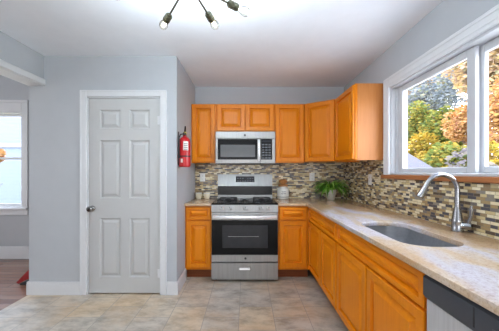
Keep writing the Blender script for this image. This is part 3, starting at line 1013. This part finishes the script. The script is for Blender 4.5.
def wrap(bm, a0, a1, z0, z1, r, n=12):
    rows = []
    for k in range(n + 1):
        a = a0 + (a1 - a0) * k / n
        rows.append([bm.verts.new((rr * math.cos(a), rr * math.sin(a), z)) for rr in (r, r + 0.0006) for z in (z0, z1)])
    for p, q in zip(rows, rows[1:]):
        bm.faces.new((p[2], q[2], q[3], p[3])); bm.faces.new((p[0], p[1], q[1], q[0])); bm.faces.new((p[1], p[3], q[3], q[1])); bm.faces.new((p[0], q[0], q[2], p[2]))
    bm.faces.new((rows[0][0], rows[0][2], rows[0][3], rows[0][1])); bm.faces.new((rows[-1][0], rows[-1][1], rows[-1][3], rows[-1][2]))
    return bm
b = B(); wrap(b, math.radians(-92), math.radians(-40), 0.172, 0.262, 0.0597); lb = obj('label', b, 'label_paper', fx)
b = B()
for z in (0.235, 0.215, 0.195, 0.178):
    wrap(b, math.radians(-86), math.radians(-48), z, z + 0.006, 0.0605)
obj('print', b, 'ink', lb)
b = B(); wrap(b, math.radians(-118), math.radians(-96), 0.045, 0.085, 0.0597, 6); obj('inspection_sticker', b, 'label_paper', fx)
b = B(); wrap(b, -PI, PI - 0.02, 0.104, 0.118, 0.0597, 32); obj('strap', b, 'black_rubber', fx)
b = B(); box(b, -0.067, -0.0605, -0.012, 0.012, 0.02, 0.37, 0.001); obj('bracket', b, 'black_plastic', fx)

# ------------------------------------------------------------------ outlets
def outlet(label, loc, rot, group=None):
    t = thing('wall_outlet', label, 'outlet', loc, rot, 'outlets on the tile')
    b = B(); box(b, -0.036, 0.036, -0.006, 0.0, -0.0575, 0.0575, 0.003, 2); obj('plate', b, 'outlet_white', t)
    for z in (0.02, -0.02):
        b = B(); lathe(b, [(0, 0), (0.0165, 0), (0.0165, 0.002), (0, 0.0022)], (0, -0.006, z), (0, -1, 0), 18); rc = obj('receptacle', b, 'outlet_white', t)
        b = B()
        for x in (-0.007, 0.005):
            box(b, x, x + 0.002, -0.0088, -0.0081, z - 0.002, z + 0.008)
        lathe(b, [(0, 0), (0.002, 0), (0, 0.0005)], (0, -0.0083, z - 0.008), (0, -1, 0), 8)
        obj('slots', b, 'slot_dark', rc)
    return t
outlet('white outlet plate on the tile above the cream cups', (-0.612, YB - 0.0085, 1.180), 0)
outlet('white outlet plate on the tile between the lidded jar and the plant', (0.912, YB - 0.0085, 1.184), 0)
outlet('white outlet plate on the window-side tile near the wall cabinet end', (XW - 0.0085, 2.895, 1.172), R)

# ------------------------------------------------------------------ things on the counters
for x, lab in ((-0.647, 'cream cup near the pantry wall, left of two on the short counter'), (-0.535, 'cream cup next to the range, right of two on the short counter')):
    t = thing('cup', lab, 'cup', (x, 3.585, CT + 0.0004), 0, 'cream cups on the short counter')
    b = B(); lathe(b, [(0, 0), (0.028, 0), (0.031, 0.004), (0.040, 0.035), (0.045, 0.078), (0.0435, 0.08), (0.041, 0.078), (0.036, 0.036), (0.027, 0.008), (0, 0.007)], seg=28)
    obj('bowl', b, 'cream_ceramic', t)
    b = B(); lathe(b, [(0.0452, 0.070), (0.0463, 0.073), (0.0463, 0.078), (0.0452, 0.081)], seg=28); obj('rim_band', b, 'white_ceramic', t)

jr = thing('ceramic_jar', 'white lettered ceramic jar with chunky brown lid beside the range', 'jar', (0.495, 3.600, CT + 0.0004))
b = B(); lathe(b, [(0, 0), (0.066, 0), (0.076, 0.006), (0.079, 0.03), (0.079, 0.115), (0.072, 0.14), (0.052, 0.155), (0.05, 0.165), (0, 0.165)], seg=32); jb = obj('body', b, 'white_ceramic', jr)
b = B()
random.seed(3)
for row, (zz, n, wd) in enumerate(((0.098, 5, 0.34), (0.072, 6, 0.42))):
    for k in range(n):
        a = -PI / 2 + (k - (n - 1) / 2) * 2 * wd / n
        pts = []
        for s in range(7):
            aa = a + (s / 6 - 0.5) * 0.13
            pts.append((0.0795 * math.cos(aa), 0.0795 * math.sin(aa), zz + 0.008 * math.sin(s * 1.7 + k)))
        tube(b, pts, 0.0012, 6)
obj('lettering', b, 'ink', jb)
b = B(); lathe(b, [(0.0793, 0.024), (0.0802, 0.026), (0.0802, 0.029), (0.0793, 0.031)], seg=32); obj('band', b, 'ink', jb)
b = B(); lathe(b, [(0, 0.1655), (0.062, 0.1655), (0.066, 0.172), (0.064, 0.190), (0.05, 0.197), (0.036, 0.20), (0.036, 0.21), (0.052, 0.216), (0.06, 0.232), (0.056, 0.25), (0.036, 0.262), (0, 0.264)], seg=28); obj('lid', b, 'brown_wood', jr)

pl = thing('potted_plant', 'arching green leafy plant in a white textured pot in the corner', 'plant', (1.115, 3.50, CT + 0.0004))
b = B(); lathe(b, [(0, 0), (0.044, 0), (0.048, 0.004), (0.060, 0.07), (0.067, 0.118), (0.069, 0.128), (0.064, 0.13), (0.061, 0.118), (0.056, 0.10), (0, 0.10)], seg=32); obj('pot', b, 'pot_ceramic', pl)
b = B(); lathe(b, [(0.0558, 0.1005), (0.045, 0.108), (0, 0.112)], seg=20); obj('soil', b, 'soil', pl)
b = B()
random.seed(11)
for k in range(150):
    a = 2 * PI * k / 150 * 7.31 + random.uniform(-0.2, 0.2)
    L = random.uniform(0.2, 0.34)
    lift = random.uniform(0.55, 1.5)
    if math.cos(a) > 0.3: L = min(L, 0.29 / max(0.4, math.cos(a)) * 0.95)
    if math.sin(a) > 0.3: L = min(L, 0.22 / max(0.4, math.sin(a)))
    wmax = random.uniform(0.008, 0.0125)
    n = 7
    prev = None
    p = Vector((math.cos(a) * 0.02, math.sin(a) * 0.02, 0.108))
    el = lift
    side = Vector((-math.sin(a), math.cos(a), 0))
    curl = random.uniform(0.22, 0.42)
    for s in range(n + 1):
        t = s / n
        ww = wmax * (math.sin(PI * min(1, 0.12 + t * 0.88)) ** 0.7) + 0.0006
        mid = p + Vector((0, 0, -ww * 0.35))
        q = [b.verts.new(p - side * ww), b.verts.new(mid), b.verts.new(p + side * ww)]
        if prev:
            b.faces.new((prev[0], prev[1], q[1], q[0])); b.faces.new((prev[1], prev[2], q[2], q[1]))
        prev = q
        d = Vector((math.cos(a) * math.cos(el), math.sin(a) * math.cos(el), math.sin(el)))
        p = p + d * (L / n)
        p.z = max(p.z, 0.012)
        el -= curl
obj('foliage', b, 'plant_leaf', pl, normals=False)

# ------------------------------------------------------------------ something red on the wood floor
rd = thing('folded_bag', 'red slanted item with black underside half hidden by the pantry wall end', 'bag', (-2.462, 2.965, 0.0006))
b = B(); prism(b, [(-0.085, 0.03), (-0.06, 0.018), (0.10, 0.10), (0.10, 0.21), (0.03, 0.15)], -0.035, 0.035, 'y'); obj('front_flap', b, 'red_cloth', rd)
b = B(); prism(b, [(-0.05, 0.045), (-0.02, 0.035), (0.11, 0.12), (0.11, 0.25), (0.04, 0.175)], 0.037, 0.09, 'y'); obj('rear_flap', b, 'red_cloth', rd)
b = B(); box(b, -0.05, 0.11, -0.03, 0.085, 0.0, 0.017, 0.004); obj('base', b, 'black_rubber', rd)

# ------------------------------------------------------------------ ceiling light
cl_ = thing('ceiling_light', 'bronze starburst ceiling light with bare glowing filament bulbs', 'ceiling light', (-0.286, 1.30, CEIL))
b = B(); lathe(b, [(0, -0.0005), (0.06, -0.0005), (0.062, -0.012), (0.05, -0.022), (0.012, -0.026), (0.012, -0.23), (0, -0.23)], seg=24); obj('canopy', b, 'socket_bronze', cl_)
b = B(); lathe(b, [(0, -0.285), (0.022, -0.278), (0.03, -0.258), (0.022, -0.238), (0, -0.2305)], seg=20); obj('hub', b, 'socket_bronze', cl_)
arms = [(122.5, 0.475, 0.0), (77, 0.415, 0.0), (41, 0.40, 0.005), (168, 0.43, 0.0), (213, 0.45, 0.0), (258, 0.45, 0.0), (303, 0.45, 0.0), (352, 0.43, 0.0)]
for adeg, L, dz in arms:
    a = math.radians(adeg)
    d = Vector((math.cos(a), math.sin(a), dz / L)).normalized()
    o0 = Vector((0, 0, -0.258))
    b = B(); tube(b, [o0 + d * 0.026, o0 + d * (L - 0.155)], 0.0055, 10); am = obj('arm', b, 'socket_bronze', cl_)
    b = B(); lathe(b, [(0, 0), (0.014, 0.0), (0.021, 0.008), (0.0215, 0.03), (0.019, 0.034), (0.0215, 0.038), (0.0215, 0.060), (0.019, 0.066), (0, 0.066)], o0 + d * (L - 0.1545), d, 18); obj('socket', b, 'socket_bronze', am)
    b = B(); lathe(b, [(0.0135, 0), (0.015, 0.008), (0.022, 0.030), (0.0265, 0.050), (0.0255, 0.068), (0.017, 0.083), (0, 0.089)], o0 + d * (L - 0.088), d, 20); bl = obj('bulb', b, 'bulb_glass', cl_)
    b = B()
    u, w = frame_of(d)
    base = o0 + d * (L - 0.084)
    for k in range(4):
        off = u * math.cos(k * PI / 2) * 0.007 + w * math.sin(k * PI / 2) * 0.007
        tube(b, [base + off * 0.5, base + d * 0.03 + off, base + d * 0.062 + off * 0.8], 0.0042, 6)
    obj('filament', b, 'filament', bl)
    ld = bpy.data.lights.new('bulb_glow', 'POINT')
    ld.energy = BULB_POWER; ld.color = (0.70, 0.85, 1.0); ld.shadow_soft_size = 0.02
    lo = bpy.data.objects.new('bulb_glow', ld); C.objects.link(lo)
    lo.location = Vector(cl_.location) + o0 + d * (L - 0.045)

# ------------------------------------------------------------------ outside
GZ = -0.8
b = B(); box(b, -40, 60, -20, 70, GZ - 0.2, GZ); struct('ground', b, 'lawn', smooth=False)
b = B(); box(b, 1.6, 11.5, -12, 7.8, GZ + 0.001, GZ + 0.03); struct('ground_bounce_slab', b, 'bounce_slab_grey', smooth=False)  # unseen pale slab, added to bounce daylight up onto the ceiling

def foliage_mesh(seed, rx, ry, rz, n, size, hollow=0.45):
    rnd = random.Random(seed)
    bm = bmesh.new()
    lobes = []
    for k in range(16):
        u = Vector((rnd.gauss(0, 1), rnd.gauss(0, 1), rnd.gauss(0, 1))).normalized()
        q = rnd.uniform(0.25, 0.68)
        lobes.append((Vector((u.x * rx * q, u.y * ry * q, u.z * rz * q)), rnd.uniform(0.32, 0.52)))
    for k in range(n):
        c, s = lobes[rnd.randrange(len(lobes))]
        u = Vector((rnd.gauss(0, 1), rnd.gauss(0, 1), rnd.gauss(0, 1))).normalized()
        q = s * rnd.uniform(hollow, 1.0) ** 0.5
        p = c + Vector((u.x * rx * q, u.y * ry * q, u.z * rz * q))
        ax = Vector((rnd.gauss(0, 1), rnd.gauss(0, 1), rnd.gauss(0, 1))).normalized()
        t1, t2 = frame_of(ax)
        z = size * rnd.uniform(0.8, 1.6)
        bm.faces.new([bm.verts.new(p + t1 * z), bm.verts.new(p + t2 * z * 0.55), bm.verts.new(p - t1 * z), bm.verts.new(p - t2 * z * 0.55)])
    return bm

def tree(label, x, y, h, rx, rz, m, seed, n=2600, size=0.13, trunk=0.12, name='tree', lean=0.0):
    t = thing(name, label, 'tree' if name == 'tree' else 'shrub', (x, y, GZ), 0, 'trees outside the windows' if name == 'tree' else 'shrubs outside the windows')
    cz = h - rz
    rnd = random.Random(seed + 50)
    bm = foliage_mesh(seed, rx, rx, rz, n, size)
    bmesh.ops.translate(bm, verts=bm.verts[:], vec=(lean, 0, cz))
    obj('crown', bm, m, t, smooth=False, normals=False)
    b = B()
    tube(b, [(0, 0, 0), (lean * 0.3, 0.02, cz * 0.5), (lean * 0.7, 0, cz), (lean, 0.03, cz + rz * 0.5)], [trunk, trunk * 0.75, trunk * 0.5, trunk * 0.15], 9)
    for k in range(7):
        a = rnd.uniform(0, 2 * PI); zz = cz * rnd.uniform(0.6, 1.0)
        q = Vector((lean * 0.5, 0, zz)); L = rx * rnd.uniform(0.5, 0.85)
        tube(b, [q, q + Vector((math.cos(a) * L * 0.5, math.sin(a) * L * 0.5, L * 0.35)), q + Vector((math.cos(a) * L, math.sin(a) * L, L * 0.9))], [trunk * 0.4, trunk * 0.25, trunk * 0.08], 6)
    obj('trunk', b, 'bark', t)
    return t

# garage next door, seen low through the window
gr = thing('garage', 'low neighbouring garage with greyish lavender roof outside the kitchen window', 'building', (6.1, 14.4, GZ))
b = B(); box(b, -2.2, 2.2, -2.4, 2.4, 0, 1.9); obj('wall', b, 'house_white', gr, smooth=False)
b = B(); prism(b, [(-2.7, 1.95), (0, 3.1), (2.7, 1.95), (2.7, 2.07), (0, 3.22), (-2.7, 2.07)], -2.45, 2.45, 'x'); obj('roof', b, 'roof_shingle', gr, smooth=False)
b = B(); box(b, -2.45, 2.45, -2.76, -2.705, 1.94, 2.08); obj('gutter', b, 'house_white', gr)

tree('golden yellow broad shrub just behind the low garage roof', 16.2, 23.8, 5.43, 2.8, 2.5, 'leaf_yellow', 1, 6000, 0.14, 0.08, 'shrub')
tree('yellow green shrub right of the low garage, below the pink orange maple', 12.6, 15.8, 4.51, 1.9, 2.1, 'leaf_green', 9, 5000, 0.12, 0.08, 'shrub')
tree('mauve grey low shrub at the bottom right corner of the larger window pane', 7.5, 9.3, 3.0, 1.2, 1.4, 'leaf_mauve', 2, 4200, 0.08, 0.05, 'shrub')
tree('green and yellow tree at the left edge of the kitchen window view', 20.5, 31.7, 10.87, 2.8, 3.2, 'leaf_green', 3, 4600, 0.15, 0.14, 'tree')
tree('mid green tree in the middle of the kitchen window view above the golden shrub', 18.6, 24.7, 8.9, 2.4, 2.8, 'leaf_green', 7, 4600, 0.15, 0.14, 'tree')
tree('wide blue green tree high in the middle of the kitchen window view', 27.0, 37.0, 17.80, 7.5, 5.0, 'leaf_bluegreen', 4, 7000, 0.2, 0.18, 'tree')
tree('pale pink orange tall tree at the top left of the kitchen window view', 42.0, 68.9, 34.98, 11, 9.0, 'leaf_pink', 10, 6500, 0.3, 0.2, 'tree')
tree('pink orange maple right of centre beside the window mullion', 16.0, 19.1, 7.68, 1.5, 2.3, 'leaf_orange', 5, 4200, 0.11, 0.12, 'tree')
tree('tall pale orange tree at the top right of the larger window pane', 38.0, 45.0, 28.4, 6.6, 7, 'leaf_pink', 13, 6500, 0.26, 0.2, 'tree')
tree('orange tree with dark leaning stem in the right window pane', 13.6, 14.5, 8.1, 2.1, 3.2, 'leaf_orange', 6, 4200, 0.11, 0.07, 'tree', 0.8)
tree('tall pale orange tree at the top of the right window pane', 19.0, 20.3, 15.10, 3.6, 4.6, 'leaf_pink', 14, 5200, 0.18, 0.15, 'tree')
tree('golden shrub at the bottom of the right window pane', 10.4, 11.2, 3.4, 1.1, 1.6, 'leaf_yellow', 15, 4000, 0.08, 0.05, 'shrub')
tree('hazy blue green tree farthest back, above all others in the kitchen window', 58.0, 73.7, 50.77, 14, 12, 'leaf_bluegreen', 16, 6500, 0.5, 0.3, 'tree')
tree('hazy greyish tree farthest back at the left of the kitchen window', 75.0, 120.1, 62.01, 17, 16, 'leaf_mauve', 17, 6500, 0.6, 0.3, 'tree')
tree('distant rust orange tree behind the right window pane', 44.0, 47.9, 37.62, 9, 9, 'leaf_orange', 18, 6000, 0.36, 0.3, 'tree')

tree('pale brown shrub behind the golden ones outside the kitchen window', 33.0, 47.5, 6.9, 6, 3.4, 'leaf_mauve', 31, 6000, 0.22, 0.1, 'shrub')

# blue house seen through the side-room window
hs = thing('house', 'pale blue clapboard house outside the side-room window', 'building', (-7.5, 9.6, GZ))
b = B(); box(b, -4.5, 3.2, 0, 6, 0, 6.2); obj('wall', b, 'siding', hs, smooth=False)
b = B(); box(b, 1.05, 1.25, -0.04, 0, 0, 6.2); box(b, -4.5, 3.2, -0.05, 0, 2.95, 3.08); obj('corner_board', b, 'house_white', hs)
b = B(); box(b, -0.2, 0.75, -0.06, 0.0, 1.2, 2.7, 0.01); wf = obj('window', b, 'house_white', hs)
b = B(); box(b, -0.1, 0.65, -0.07, -0.061, 1.3, 2.6); obj('pane', b, 'display_black', wf)
b = B(); prism(b, [(-0.5, 6.2), (3, 8.6), (6.5, 6.2)], -4.8, 3.5, 'x'); obj('roof', b, 'roof_shingle', hs, smooth=False)
tree('small orange shrub in front of the blue house', -7.25, 7.6, 2.8, 0.3, 0.28, 'leaf_orange', 21, 400, 0.07, 0.04, 'shrub')
